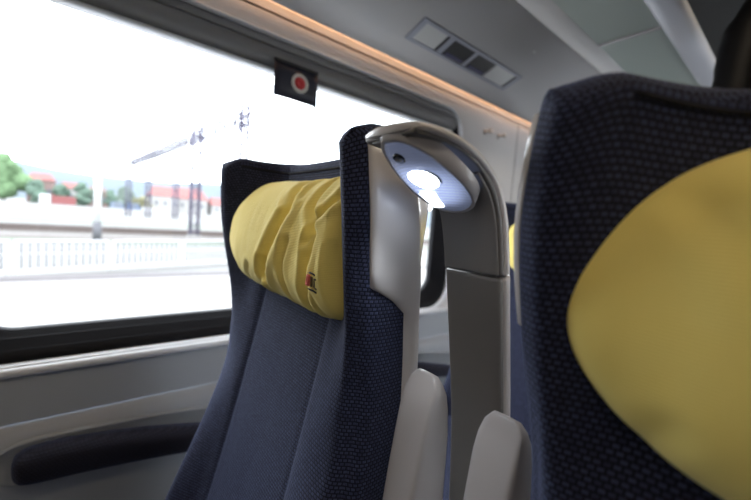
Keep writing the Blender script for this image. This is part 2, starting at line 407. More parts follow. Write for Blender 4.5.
def arm_rest(root, sgn, zt=1.012):
    # raised armrest: upright rounded blade beside the backrest, sgn +1 = right of seat
    uc = sgn * .319; hw = .0275; rows = []
    for z, k, a, b in [(.60, 1, .250, .335), (.70, 1, .285, .372), (.80, 1, .308, .384), (.88, 1, .318, .382), (.93, 1, .326, .380), (.965, .99, .332, .375), (.985, .95, .338, .370), (.999, .85, .346, .363), (1.008, .60, .350, .359), (1.010, .2, .353, .356)]:
        h = hw * k; cy = (a + b) / 2; d = (b - a) / 2; r = []
        for t in range(28):
            an = 2 * PI * t / 28; cs, sn = math.cos(an), math.sin(an)
            e = .30
            r.append((uc + h * math.copysign(abs(cs) ** e, cs), cy + d * math.copysign(abs(sn) ** e, sn), z))
        rows.append(r)
    bm = bmesh.new(); grid(bm, rows, True, True)
    return link('armrest', bm, SHELLM, root)

def make_seat(label, cat, group, arms=(1,)):
    root = empty('train_seat', (0, 0, 0), label, cat, group)
    # upholstery
    zs = [.42 + i * (1.30 - .42) / 60 for i in range(61)]
    f0, b0 = section(1.2); n = len(f0)
    bm = bmesh.new(); rf, rb, uf, ub = [], [], [], []
    for i, z in enumerate(zs):
        f, b = section(z); t = i / 60
        # rows bend towards the swept top profile
        def zz(u, v): return z + (ztop(u) - 1.30 - (.018 * max(0, 1 - (v - ye(1.3)) / .035) ** 2 if abs(u) > .2 else 0)) * max(0, (t - .75) / .25) ** 2
        rf.append([(u, v, zz(u, v)) for u, v in f]); rb.append([(u, v, zz(u, v)) for u, v in b])
        L = [0]
        for k in range(1, n): L.append(L[-1] + math.dist(f[k], f[k-1]))
        uf.append([(l - L[-1] / 2, z) for l in L])
        L = [0]
        for k in range(1, n): L.append(L[-1] + math.dist(b[k], b[k-1]))
        ub.append([(l, z) for l in L])
    lay = bm.loops.layers.uv.verify()
    loop = [r1 + r2[-2:0:-1] for r1, r2 in zip(rf, rb)]; luv = [a + c[-2:0:-1] for a, c in zip(uf, ub)]
    m = len(loop[0]); V = [[bm.verts.new(p) for p in r] for r in loop]
    for i in range(60):
        for j in range(m):
            k = (j + 1) % m; fc = bm.faces.new((V[i][j], V[i][k], V[i+1][k], V[i+1][j]))
            for l, (a, c) in zip(fc.loops, ((i, j), (i, k), (i+1, k), (i+1, j))):
                l[lay].uv = luv[a][c] if not (k == 0 and c == 0) else (luv[a][m-1][0] + .01, luv[a][0][1])
    # rounded top: two inset rows then bridging quads between front and back
    top = V[-1]; fr = top[:n]; bk = [top[0]] + [top[m - k] for k in range(1, n - 1)] + [top[n-1]]
    prev_f, prev_b = fr, bk; base = [(p.co.copy(), q.co.copy()) for p, q in zip(fr, bk)]
    for fac, dz in ((.10, .007), (.26, .0115), (.42, .013)):
        nf, nb = [], []
        for k, (p, q) in enumerate(base):
            if k in (0, n - 1): 
                vv = bm.verts.new(p + Vector(((1 if k == 0 else -1) * .012 * fac / .5, .010 * fac, dz * .8))); nf.append(vv); nb.append(vv); continue
            d = q - p; L_ = d.length; a = min(fac, .5) ; off = min(L_ * a, .02 * fac / .42)
            off = min(off, L_ * .45)
            nf.append(bm.verts.new(p + d.normalized() * off + Vector((0, 0, dz)))); nb.append(bm.verts.new(q - d.normalized() * off + Vector((0, 0, dz))))
        for A, B in ((prev_f, nf), (prev_b, nb)):
            for k in range(n - 1):
                vs = []
                for v in (A[k], A[k+1], B[k+1], B[k]):
                    if v not in vs: vs.append(v)
                if len(vs) > 2:
                    fc = bm.faces.new(vs)
                    for l in fc.loops: l[lay].uv = (l.vert.co.x + .3, l.vert.co.z + l.vert.co.y)
        prev_f, prev_b = nf, nb
    for k in range(n - 1):
        vs = []
        for v in (prev_f[k], prev_f[k+1], prev_b[k+1], prev_b[k]):
            if v not in vs: vs.append(v)
        if len(vs) > 2:
            fc = bm.faces.new(vs)
            for l in fc.loops: l[lay].uv = (l.vert.co.x + .3, l.vert.co.y)
    link('backrest', bm, FAB, root)
    # stitching and piping
    for s in (-1, 1):
        bm = bmesh.new(); tube(bm, [(s * .132 * (1 + (wid(z) - 1) * .66), yc(z) - .0012, z) for z in zs[2::2]], .0013, 6)
        link('seam', bm, THREAD, root)
    f, b = section(1.29)
    bm = bmesh.new(); tube(bm, [(u * .998, v - .0012, ztop(u) - .008) for u, v in f if abs(u) < .215], .0017, 6)
    link('piping', bm, THREAD, root)
    # plastic back shell: side panels beside the headrest wings, wrapping behind
    rows = []
    for i in range(46):
        z = .40 + i * (1.300 - .40) / 45
        e, r = ye(z), yr(z) - .022; c = yc(z)
        g = min(1, max(0, (z - 1.085) / .035)); g = g * g * (3 - 2 * g)
        v0 = (r - .020) * (1 - g) + (e + .016) * g
        o = UC * wid(z) + .003 * min(1, max(0, (z - 1.1) / .1))
        pts = [(-o + .006, v0 - .001), (-o - .001, v0 + .004), (-o - .005, (v0 + r) / 2), (-o - .004, r), (-o + .004, r + .012), (-o + .04, max(r, c + .022) + .026), (-.12, max(r + .012, c + .040) + .022), (0, max(r + .014, c + .044) + .02)]
        p = spline(pts, 4); p = p + [(-u, v) for u, v in p[-2::-1]]
        zd = -.03 * max(0, (z - 1.2) / .1) ** 2
        rows.append([(u, v, z + zd * min(1, max(0, (v - e - .03) / .08))) for u, v in p])
    bm = bmesh.new(); grid(bm, rows)
    o = link('back_shell', bm, SHELL, root); sm = o.modifiers.new('thick', 'SOLIDIFY'); sm.thickness = .004; sm.offset = 0
    seat_cushion_part(root)
    bm = bmesh.new(); box(bm, -.22, .22, -.30, .20, .30, .37); bev(link('seat_frame', bm, DARK, root, False), .01)
    bm = bmesh.new(); box(bm, -.06, .06, -.16, .12, 0.0, .30); bev(link('pedestal', bm, SHELLD, root, False), .01)
    for a in arms: arm_rest(root, a)
    return root
def copy_tree(o, parent=None):
    c = o.copy(); COL.objects.link(c); c.parent = parent
    for ch in [x for x in bpy.data.objects if x.parent == o and x != c]: copy_tree(ch, c)
    return c

SX1, SX2, DY2 = .517, 1.259, .026
seat_a = make_seat('navy woven seat beside the window, left of the lit reading lamp', 'seat', 'winged train seats', (1,))
seat_a.location = (SX1, 0, 0)
seat_b = copy_tree(seat_a); seat_b.location = (SX2, DY2, 0)
seat_b['label'] = 'large dark navy seat nearest the viewer at the right edge'
for ch in seat_b.children:
    if ch.name.startswith('armrest'):
        ch.location.x = -.633; ch.location.y = -.014; ch.location.z = -.012
seat_c = copy_tree(seat_a); seat_c.location = (SX1, .955, 0)
seat_c['label'] = 'navy seat in the next row, glimpsed between the lamp post and the near seat'

# ------------------------------------------------------------ pillows
def seg_d(px, pz, a, b):
    ax, az = a; bx, bz = b; dx, dz = bx - ax, bz - az
    t = max(0, min(1, ((px - ax) * dx + (pz - az) * dz) / (dx * dx + dz * dz + 1e-12)))
    return math.hypot(px - ax - t * dx, pz - az - t * dz)
def pillow_shape(folds, wide, zlo, zhi, T, r=.1, p_end=1.0, seed=0):
    """returns front(u,z) and the outline functions"""
    uL, uR = wide
    def lim(u):
        lo, hi = zlo(u), zhi(u)
        return lo, hi
    def endf(u):
        k = 1.0
        if u < uL + r: k = max(0, 1 - ((uL + r - u) / r) ** 2) ** .5
        if u > uR - .04: k = min(k, max(0, 1 - ((u - uR + .04) / .04) ** 2) ** .5)
        return k
    return lim, endf
def make_pillow(name_label, group, loc, folds, wide, zlo, zhi, T=.062, r=.1, seed=0, ripple=0.0025):
    uL, uR = wide; rows_f, rows_b = [], []
    NS, NT = 120, 90
    def seat_y(u, z):
        g = min(1, max(0, (abs(u) - .16) / .10)); return yc(min(z, 1.3)) - .010 - (.065 if u < 0 else .025) * g * g
    def info(u):
        e = 1.0
        if u < uL + r: e = max(0.0, 1 - ((uL + r - u) / r) ** 2) ** .5
        e2 = 1.0
        if u > uR - .035: e2 = max(0.0, 1 - ((u - uR + .035) / .035) ** 2) ** .5
        m = (zlo(u) + zhi(u)) / 2; h = (zhi(u) - zlo(u)) / 2 * e * (0.84 + .16 * e2)
        return m, h, (e * e2) ** .9
    def surf(u, t):
        m, h, e = info(u); z = m + h * t
        th = T * e * max(0, 1 - abs(t) ** 2.4) ** .5
        d = 0
        for pts, wd, dp in folds:
            q = min(seg_d(u, z, pts[k], pts[k+1]) for k in range(len(pts) - 1))
            d += dp * (math.exp(-(q / wd) ** 2) - .45 * math.exp(-((q - 1.9 * wd) / (1.1 * wd)) ** 2))
        n_ = noise.noise(Vector((u * 22 + seed, z * 13, 1.0))) * ripple + noise.noise(Vector((u * 60, z * 25 + seed, 4.0))) * ripple * .45
        # gathered hem ripples
        n_ += ripple * .35 * math.sin(u * 150 + 2.5 * math.sin(u * 31 + seed)) * abs(t) ** 5
        th2 = th - (d + n_) * min(1, th / (T * .35))
        return Vector((u, seat_y(u, z) - max(th2, .0005), z))
    def back(u, t):
        m, h, e = info(u); z = m + h * t
        return Vector((u, seat_y(u, z) + .010 * e * max(0, 1 - t * t) ** .5, z))
    us = [uL + (uR - uL) * (1 - math.cos(PI * k / NS)) / 2 for k in range(NS + 1)]
    ts = [math.sin(PI / 2 * (-1 + 2 * k / NT)) for k in range(NT + 1)]
    rows = []
    for u in us:
        rows.append([surf(u, t) for t in ts] + [back(u, t) for t in ts[-2:0:-3]])
    bm = bmesh.new(); grid(bm, rows, True, True)
    bmesh.ops.remove_doubles(bm, verts=bm.verts, dist=.00005)
    o = link('headrest_pillow', bm, YEL, None, loc=loc); tagk(o, name_label, 'pillow', group)
    def at(u, z, off=.0034):
        m, h, e = info(u); t = (z - m) / h; p = surf(u, t); q = surf(u + .002, t); s_ = surf(u, t + .02)
        nrm = (q - p).cross(s_ - p).normalized()
        if nrm.y > 0: nrm = -nrm
        return p + nrm * off
    return o, at
foldsA = [([(.03, 1.275), (.060, 1.217), (.042, 1.171), (.006, 1.10)], .014, .019),
          ([(.141, 1.275), (.136, 1.218), (.172, 1.176), (.163, 1.136), (.150, 1.06)], .009, .010),
          ([(.240, 1.262), (.206, 1.232), (.169, 1.204), (.153, 1.167)], .007, .009),
          ([(.232, 1.05), (.224, 1.105), (.224, 1.16)], .008, .006),
          ([(.19, 1.03), (.173, 1.10), (.150, 1.16)], .006, .003),
          ([(-.02, 1.06), (.000, 1.12)], .006, .006), ([(.095, 1.04), (.08, 1.12), (.09, 1.16)], .007, .006),
          ([(.08, 1.28), (.09, 1.235)], .006, .005), ([(-.02, 1.28), (.03, 1.225)], .007, .004),
          ([(-.12, 1.06), (-.08, 1.10)], .007, .004), ([(.01, 1.06), (.03, 1.12), (.045, 1.17)], .006, .005)]
zloA = lambda u: interp([(-.25, 1.066), (-.12, 1.053), (0, 1.050), (.1, 1.048), (.18, 1.050), (.215, 1.060), (.24, 1.080)], u)
zhiA = lambda u: interp([(-.25, 1.275), (-.1, 1.276), (0, 1.272), (.12, 1.274), (.2, 1.284), (.25, 1.292)], u)
pa, atA = make_pillow('crumpled pale yellow pillow with a small embroidered mark strapped to the window seat headrest', 'yellow headrest pillows',
            (SX1, 0, 0), foldsA, (-.234, .232), zloA, zhiA, .076, .085, 0, .0022)
foldsB = [([(-.20, 1.04), (-.165, 1.08)], .010, .002),
          ([(-.17, 1.23), (-.13, 1.19)], .012, .0025)]
pb, atB = make_pillow('large smooth golden pillow filling the right edge, closest to the viewer', 'yellow headrest pillows',
            (SX2, DY2, 0), foldsB, (-.241, .24), lambda u: 1.036, lambda u: 1.278, .070, .122, 3, .0014)
pc, atC = make_pillow('small distant yellow pillow on the next row seat behind the lamp post', 'yellow headrest pillows',
            (SX1 + .05, .955, 0), foldsA[:3], (-.190, .225), lambda u: 1.055, lambda u: 1.27, .060, .10, 5, .0022)

# embroidered mark on the window-seat pillow
def patch(quad, m, name, n=6):
    (a, b, c, d) = quad; bm = bmesh.new(); rows = []
    for i in range(n + 1):
        t = i / n; r = []
        for j in range(3):
            s = j / 2
            u = (a[0]*(1-s)+b[0]*s)*(1-t) + (d[0]*(1-s)+c[0]*s)*t; z = (a[1]*(1-s)+b[1]*s)*(1-t) + (d[1]*(1-s)+c[1]*s)*t
            r.append(atA(u, z))
        rows.append(r)
    grid(bm, rows); o = link(name, bm, m, pa); s_ = o.modifiers.new('t', 'SOLIDIFY'); s_.thickness = .0006; return o
RED = mat('red_embroidery', (0.75, 0.16, 0.12), 0.7); BLK = mat('black_embroidery', (0.02, 0.02, 0.02), 0.8)
ex, ez = .190, 1.113
def rot(u, z, a=-.12): return (ex + u * math.cos(a) - z * math.sin(a), ez + u * math.sin(a) + z * math.cos(a))
patch([rot(-.011, -.007), rot(-.004, -.007), rot(-.003, .009), rot(-.009, .009)], RED, 'embroidered_patch')
for u0, u1 in ((-.002, .0002), (.003, .0048), (.0085, .0105)):
    patch([rot(u0, -.007), rot(u1, -.007), rot(u1, .0075), rot(u0, .0075)], BLK, 'embroidered_letter')
patch([rot(.0085, .0060), rot(.0135, .0060), rot(.0135, .0078), rot(.0085, .0078)], BLK, 'embroidered_letter')
patch([rot(.0085, -.007), rot(.0135, -.007), rot(.0135, -.0052), rot(.0085, -.0052)], BLK, 'embroidered_letter')
for s, z0 in ((1, .0105), (-1, -.0100)):
    patch([rot(-.008, z0), rot(.012, z0 + s * .001), rot(.011, z0 + s * .0032), rot(-.004, z0 + s * .0028)], BLK, 'embroidered_curve')

# ------------------------------------------------------------ reading lamp between the seats
LX = .871
lamp = empty('reading_lamp', (LX, .42, .30), 'curved grey reading lamp post with a glowing white eye-shaped lens between the two seats', 'reading lamp')
inv = Matrix.Translation(-lamp.location)
path = [(.232, 1.2855), (.262, 1.2835), (.295, 1.277), (.325, 1.265), (.349, 1.246), (.366, 1.218), (.377, 1.182), (.384, 1.150)]
low = [(.385, 1.1465), (.394, 1.10), (.410, 1.02), (.426, .93), (.438, .82), (.446, .70), (.450, .55), (.450, .30)]
def ribbon(P, hw, th, o0, wfun=None, e=.35, seg=28, taper=0):
    P = spline([tuple(p) for p in P], 6); rows = []
    for i, p in enumerate(P):
        q0, q1 = P[max(i-1, 0)], P[min(i+1, len(P)-1)]
        d = Vector((0, q1[0]-q0[0], q1[1]-q0[1])).normalized(); nb = Vector((0, -d.z, d.y))   # towards rear / up
        if nb.y < 0 and nb.z < 0: nb = -nb
        if nb.z < -.3: nb = -nb
        if nb.y < -.2: nb = -nb
        s = i / (len(P) - 1); w_, t_ = (wfun(s) if wfun else (1, 1)); r = []
        c = Vector((LX, p[0], p[1])) + nb * (o0 + th * t_ / 2)
        for k in range(seg):
            a = 2 * PI * k / seg; cs, sn = math.cos(a), math.sin(a)
            tp = 1 - taper * max(0, sn)
            r.append(c + Vector((1, 0, 0)) * (hw * w_ * tp * math.copysign(abs(cs) ** e, cs)) + nb * (th * t_ / 2 * math.copysign(abs(sn) ** e, sn)))
        rows.append(r)
    bm = bmesh.new(); grid(bm, rows, True, True); bm.transform(inv); return bm
def wh(s):  # leaf-shaped tip
    k = min(1, s / .42); return (max(.10, math.sqrt(max(0, 1 - (1 - k) ** 2.2))), .40 + .60 * min(1, s / .75))
hp = [(.221, 1.2858), (.226, 1.2860)] + path
sharp(link('lamp_head', ribbon(hp, .0455, .020, -.001, wh, .45, taper=.35), SHELL, lamp), 60)
def wh2(s):
    k = min(1, s / .42); return (max(.10, math.sqrt(max(0, 1 - (1 - k) ** 2.2))), .5 + .5 * min(1, s / .6))
link('head_trim', ribbon([(.227, 1.284), (.230, 1.2838)] + [(y, z) for y, z in path], .0425, .007, -.004, wh2, .3), SHELLD, lamp)
link('inner_face', ribbon(path[3:], .0395, .004, -.008, None, .2), SHELLD, lamp)
link('post', ribbon(low, .041, .030, -.006, None, .16, taper=.5), SHELLD, lamp)
link('post_edge', ribbon(low, .0445, .024, -.001, None, .35, taper=.5), SHELL, lamp)
bm = bmesh.new(); box(bm, LX - .07, LX + .07, .36, .52, 0.0, .31, inv); bev(link('lamp_base', bm, SHELLD, lamp, False), .012)

# lens: almond outline on the sloping underside
ldir = Vector((0, .912, -.410)); lup = Vector((0, -.410, -.912)); l0 = Vector((LX, .220, 1.2805))
outline = [(.868, .222), (.890, .226), (.905, .246), (.911, .276), (.910, .308), (.899, .334), (.876, .350), (.851, .352), (.834, .338), (.830, .308), (.838, .270), (.853, .238)]
ol = [(x - LX, (y - .220) / .912) for x, y in outline]
cl = spline([tuple(p) for p in ol] + [tuple(ol[0])], 6)[:-1]
cx_ = sum(p[0] for p in cl) / len(cl); cy_ = sum(p[1] for p in cl) / len(cl)
def LP(a, b, h): return l0 + Vector((a, 0, 0)) + ldir * b + lup * h
def lens_h(k): return .010 * (1 - k ** 2.5)
def disc_rows(scale0, hh, base): 
    rows = []
    for k in (1.0, .985, .95, .88, .78, .66, .52, .38, .24, .12, .03):
        rows.append([LP(cx_ + (p[0] - cx_) * k * scale0, cy_ + (p[1] - cy_) * k * scale0, base + hh * (1 - k ** 2.5)) for p in cl])
    return rows
bm = bmesh.new(); rows = [[LP(cx_ + (p[0]-cx_)*1.03, cy_ + (p[1]-cy_)*1.03, -.016) for p in cl], [LP(cx_ + (p[0]-cx_)*1.03, cy_ + (p[1]-cy_)*1.03, .000) for p in cl], [LP(p[0], p[1], .0012) for p in cl]]
grid(bm, rows + [[LP(cx_ + (p[0]-cx_)*.94, cy_ + (p[1]-cy_)*.94, .0004) for p in cl]], True); bm.transform(inv)
link('lens_bezel', bm, SHELLM, lamp)
def lens_mat():
    m = bpy.data.materials.new('prismatic_lens'); m.use_nodes = True; n = m.node_tree; b = n.nodes['Principled BSDF']
    b.inputs['Base Color'].default_value = (0.36, 0.39, 0.55, 1); b.inputs['Roughness'].default_value = .22; b.inputs['Coat Weight'].default_value = .5
    t = n.nodes.new('ShaderNodeTexCoord')
    # lit diffuser: the light-emitting lens glows most in front of its diode
    ch = n.nodes.new('ShaderNodeTexVoronoi'); ch.inputs['Scale'].default_value = 420; ch.inputs['Randomness'].default_value = 0.05
    n.links.new(t.outputs['Object'], ch.inputs['Vector'])
    bp = n.nodes.new('ShaderNodeBump'); bp.inputs['Strength'].default_value = .8; bp.inputs['Distance'].default_value = .0008
    n.links.new(ch.outputs['Distance'], bp.inputs['Height']); n.links.new(bp.outputs['Normal'], b.inputs['Normal'])
    mr = n.nodes.new('ShaderNodeMapRange'); mr.inputs['From Min'].default_value = 0.0; mr.inputs['From Max'].default_value = 0.7
    mr.inputs['To Min'].default_value = 1.5; mr.inputs['To Max'].default_value = 0.5
    n.links.new(ch.outputs['Distance'], mr.inputs['Value'])
    # light given off by the diffuser, strongest in front of its diode
    vd = n.nodes.new('ShaderNodeVectorMath'); vd.operation = 'DISTANCE'; n.links.new(t.outputs['Object'], vd.inputs[0])
    vd.inputs[1].default_value = LP(.0, .078, .008) - lamp.location
    m2 = n.nodes.new('ShaderNodeMapRange'); m2.interpolation_type = 'SMOOTHERSTEP'; m2.inputs['From Min'].default_value = 0.016; m2.inputs['From Max'].default_value = 0.055
    m2.inputs['To Min'].default_value = 1.1; m2.inputs['To Max'].default_value = 0.14
    n.links.new(vd.outputs['Value'], m2.inputs['Value'])
    mm_ = n.nodes.new('ShaderNodeMath'); mm_.operation = 'MULTIPLY'; n.links.new(mr.outputs['Result'], mm_.inputs[0]); n.links.new(m2.outputs['Result'], mm_.inputs[1])
    n.links.new(mm_.outputs[0], b.inputs['Emission Strength'])
    b.inputs['Emission Color'].default_value = (0.50, 0.62, 1.0, 1); return m
LENSM = lens_mat()
bm = bmesh.new(); grid(bm, disc_rows(.955, .0085, .0004), True, False); bm.transform(inv); link('lens', bm, LENSM, lamp)
LED = mat('lit_led', (1, 1, 1), .4, emit=(0.86, 0.93, 1.0), es=16.0); STREAK = mat('glowing_reflection', (1, 1, 1), .4, emit=(0.80, 0.9, 1.0), es=5.0)
Ml = Matrix.Translation(LP(.006, .062, .0045)) @ lup.to_track_quat('Z', 'Y').to_matrix().to_4x4() 
bm = bmesh.new(); lathe(bm, [(.0, 0), (.0185, 0), (.0175, .003), (.012, .0058), (.006, .0068), (0, .007)], Ml, 28); bm.transform(inv)
bulb = link('bulb', bm, LED, lamp)
bm = bmesh.new(); lathe(bm, [(.0188, -.001), (.0215, -.001), (.0212, .0018), (.0188, .002)], Ml, 28); bm.transform(inv); link('bulb_ring', bm, mat('blue_grey_ring', (.25, .30, .36), .3), lamp)
# reflection of the diode, put in as a glowing strip
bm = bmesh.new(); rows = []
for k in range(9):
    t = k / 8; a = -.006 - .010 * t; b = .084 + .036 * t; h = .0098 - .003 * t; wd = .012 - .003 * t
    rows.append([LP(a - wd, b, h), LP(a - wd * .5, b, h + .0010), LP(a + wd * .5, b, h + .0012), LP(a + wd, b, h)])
grid(bm, rows); bm.transform(inv); link('reflection_streak', bm, STREAK, lamp)
Ms = Matrix.Translation(LP(.002, .0260, .0048)) @ lup.to_track_quat('Z', 'Y').to_matrix().to_4x4()
bm = bmesh.new(); lathe(bm, [(.0, -.003), (.0072, -.003), (.0070, .0012), (.0054, .0018), (.0050, .0004), (0, .0004)], Ms, 20); bm.transform(inv); sw = link('screw_collar', bm, DARK, lamp)
bm = bmesh.new(); lathe(bm, [(.0, .0), (.0040, .0), (.0038, .0016), (.0022, .0020), (.0018, .0008), (0, .0006)], Ms, 6); bm.transform(inv); link('screw', bm, CHROME, sw, False)
pl = bpy.data.lights.new('reading_lamp_glow', 'SPOT'); pl.energy = 1.2; pl.color = (.86, .93, 1); pl.spot_size = 1.9; pl.spot_blend = .6; pl.shadow_soft_size = .015
plo = bpy.data.objects.new('reading_lamp_glow', pl); COL.objects.link(plo); plo.location = LP(.0, .070, .020) ; plo.rotation_euler = (-lup).to_track_quat('Z', 'Y').to_euler()

# ------------------------------------------------------------ wall armrest pads
def wall_arm(dy, label):
    r = empty('wall_armrest', (.045, .20 + dy, .58), label, 'armrest', 'wall armrests')
    inv = Matrix.Translation(-Vector((.045, .20, .58)))
    P = [(-.118, .585, .012), (-.112, .587, .026), (-.095, .588, .036), (-.06, .587, .041), (0, .583, .042), (.10, .570, .041), (.22, .549, .037), (.34, .524, .032), (.46, .498, .027), (.52, .485, .02), (.535, .481, .006)]
    P = spline(P, 4); rows = []
    for y, z, h in P:
        rw = [(.040 + .055 * min(1, h / .034) * max(0, math.cos(a)) ** .45 if abs(a) < PI / 2 else .036, y, z + h * math.copysign(abs(math.sin(a)) ** .8, math.sin(a))) for a in [2 * PI * k / 24 - PI for k in range(24)]]
        rows.append(rw)
    bm = bmesh.new(); lay = [[(p[1], p[2]) for p in q + [q[0]]] for q in rows]; grid(bm, rows, True, True, uvs=lay); bm.transform(inv)
    link('armrest_pad', bm, PADM, r)
    rows = []
    for y, z, h in spline([(-.150, .585, .006), (-.146, .586, .026), (-.132, .586, .042), (-.10, .586, .054), (-.04, .583, .060), (.06, .578, .060), (.2, .563, .066), (.34, .540, .07), (.55, .500, .07), (.60, .49, .02)], 4):
        rows.append([(.038, y, z - h), (.044, y, z - h * .97), (.047, y, z - h * .90), (.044, y, z - h * .84), (.043, y, z), (.044, y, z + h * .84), (.047, y, z + h * .90), (.044, y, z + h * .97), (.038, y, z + h)])
    bm = bmesh.new(); grid(bm, rows); bm.transform(inv); link('armrest_surround', bm, WALL3, r)
    return r
PADM = weave_mat('dark_armrest_fabric', (.020, .019, .032), (.017, .016, .028), (.010, .010, .016), .0078, .0052)
WALL3 = mat('light_grey_surround', (0.33, 0.355, 0.385), .45)
wall_arm(0, 'long dark padded armrest on the wall beneath the window, left of the window seat')
wall_arm(.955, 'dark wall armrest of the next row, glimpsed between the raised armrest and the lamp post')

# ------------------------------------------------------------ emergency tag, coat hooks
sg = empty('emergency_sign', (.006, .54, 1.69), 'black hanging tag with a white ring and red dot at the top of the window', 'sign')
inv = Matrix.Translation(-sg.location)
bm = bmesh.new(); rows = []
for z in (1.690, 1.66, 1.62, 1.582):
    rows.append([(.012 + .002 * math.sin(y * 40) * (1.69 - z) * 10, y, z - (.004 if y > .60 and z < 1.59 else 0) + (.010 * (0.61 - y) / .15 - .005) * 0) for y in (.463, .49, .52, .55, .58, .600, .618)])
grid(bm, rows); bm.transform(inv); o = link('sign_plate', bm, mat('black_vinyl_tag', (.012, .014, .030), .45), sg); s_ = o.modifiers.new('t', 'SOLIDIFY'); s_.thickness = .002
def disc(bm, y, z, r0, r1, x, n=32):
    rows = [[(x + h, y + r * math.cos(2*PI*k/n), z + r * math.sin(2*PI*k/n)) for k in range(n)] for r, h in ((r1, 0), (r1, .0012), (max(r0, .0001), .0012), (max(r0, .0001), 0))]
    grid(bm, rows, True)
bm = bmesh.new(); disc(bm, .551, 1.640, .0195, .031, .0150); bm.transform(inv); link('sign_ring', bm, mat('white_ink', (.62, .62, .60), .5), sg)
bm = bmesh.new(); disc(bm, .551, 1.640, 0, .0195, .0150); bm.transform(inv); link('sign_dot', bm, mat('red_ink', (.55, .02, .03), .5), sg)
bm = bmesh.new(); box(bm, .004, .013, .463, .618, 1.688, 1.697, inv); link('sign_clip', bm, DARK, sg, False)

def hook(y, z, label):
    r = empty('coat_hook', (0, y, z), label, 'coat hook', 'coat hooks on the wall pillar')
    M = Matrix.Rotation(PI/2, 4, 'Y')
    bm = bmesh.new(); lathe(bm, [(0, 0), (.014, 0), (.014, .004), (.009, .007), (0, .007)], M, 20); link('hook_plate', bm, CHROME, r)
    bm = bmesh.new(); lathe(bm, [(0, .005), (.006, .005), (.0055, .030), (0, .030)], M, 16); link('hook_stem', bm, CHROME, r)
    bm = bmesh.new(); lathe(bm, [(0, .026), (.009, .027), (.0125, .032), (.0125, .038), (.009, .042), (0, .043)], M, 20); link('hook_knob', bm, CHROME, r)
hook(1.615, 1.715, 'left one of two small steel coat hooks on the pale wall pillar')
hook(1.745, 1.718, 'right one of two small steel coat hooks on the pale wall pillar')
# panel joints in the wall pillars
for k, y in enumerate((1.93,)):
    bm = bmesh.new(); box(bm, -.002, .0009, y - .0025, y + .0025, .83, 1.825); struct('trim_%d' % (20 + k), bm, GREYP, False)

# ------------------------------------------------------------ black coat on a hanger
CLOTH = mat('black_coat_cloth', (.006, .006, .007), .55, spec=.25, bump=(60, .6))
ct = empty('hanging_coat', (1.10, 1.80, 1.25), 'black coat hanging behind the near seat, seen at the top right corner', 'coat')
inv = Matrix.Translation(-ct.location)
rows = []
prof = [(2.150, .050, .035), (2.135, .065, .042), (2.115, .085, .046), (2.085, .150, .050), (2.055, .195, .056), (2.01, .208, .064), (1.93, .200, .074), (1.80, .185, .080), (1.65, .178, .084), (1.50, .182, .090), (1.38, .190, .095), (1.30, .194, .098)]
P_ = spline(prof, 5)
for z, hx, hy in P_:
    r = []
    for k in range(96):
        a = 2 * PI * k / 96; f = min(1, max(0, (2.1 - z) / .3))
        n_ = 1 + f * (.13 * math.sin(a * 11 + 2 * math.sin(z * 7)) + .07 * math.sin(a * 23 + z * 9)) + .08 * noise.noise(Vector((math.cos(a) * 3, math.sin(a) * 3, z * 7)))
        r.append((1.10 + hx * (1 + (n_ - 1) * .35) * math.copysign(abs(math.cos(a)) ** .8, math.cos(a)), 1.80 + hy * n_ * math.copysign(abs(math.sin(a)) ** .7, math.sin(a)), z))
    rows.append(r)
bm = bmesh.new(); grid(bm, rows, True, True); bm.transform(inv); link('coat_body', bm, CLOTH, ct)
for s_ in (-1, 1):
    bm = bmesh.new(); tube(bm, [(1.10 + s_ * x, y, z) for x, y, z in spline([(.165, 1.80, 2.05), (.195, 1.78, 1.95), (.200, 1.755, 1.80), (.196, 1.74, 1.65), (.190, 1.735, 1.50), (.188, 1.735, 1.42)], 5)], [.045] * 4 + [.052, .055, .053, .056, .053, .055, .052, .054, .051, .053, .050, .052, .050, .051, .049, .050, .048, .049, .047, .047, .046, .045], 14)
    bm.transform(inv); link('sleeve', bm, CLOTH, ct)
bm = bmesh.new(); tube(bm, spline([(1.10, 1.80, 2.13), (1.10, 1.80, 2.20), (1.085, 1.80, 2.225), (1.10, 1.80, 2.25), (1.12, 1.80, 2.235)], 5), .0035, 8); bm.transform(inv)
link('hanger_hook', bm, CHROME, ct)
hk = empty('ceiling_hook', (1.10, 1.80, 2.352), 'small steel hook in the ceiling carrying the black coat', 'hook'); inv = Matrix.Translation(-hk.location)
bm = bmesh.new(); tube(bm, spline([(1.10, 1.80, 2.352), (1.10, 1.80, 2.27), (1.10, 1.785, 2.250), (1.10, 1.80, 2.243), (1.10, 1.815, 2.252)], 5), .004, 8); bm.transform(inv); link('hook_wire', bm, CHROME, hk)

# ------------------------------------------------------------ outside: station and town
GZ = -1.2
def out_m(name, c, r=.9, **k): return mat(name, c, r, spec=.1, **k)
CONC = out_m('pale_concrete', (.21, .205, .20), var=.06, vscale=2.0)
GRASS = out_m('dry_grass', (.115, .135, .105), var=.2, vscale=1.5)
BALL = out_m('brown_ballast', (.11, .098, .094), var=.25, vscale=4)
PAVE = out_m('bleached_gravel', (.150, .150, .148), var=.08, vscale=.2)
def ground(name, x0, x1, y0, y1, z0, z1, m):
    bm = bmesh.new(); box(bm, x0, x1, y0, y1, z0, z1); return struct(name, bm, m, False)
ground('ground', -2500, -1.5, -1500, 2500, GZ - .6, GZ - .02, PAVE)
ground('platform_slab', -13.0, -2.0, -60, 160, GZ - .02, GZ + .06, CONC)
ground('platform_edge', -13.25, -12.6, -60, 160, GZ + .06, GZ + .10, out_m('grey_kerb', (.105, .096, .10), var=.2, vscale=3))
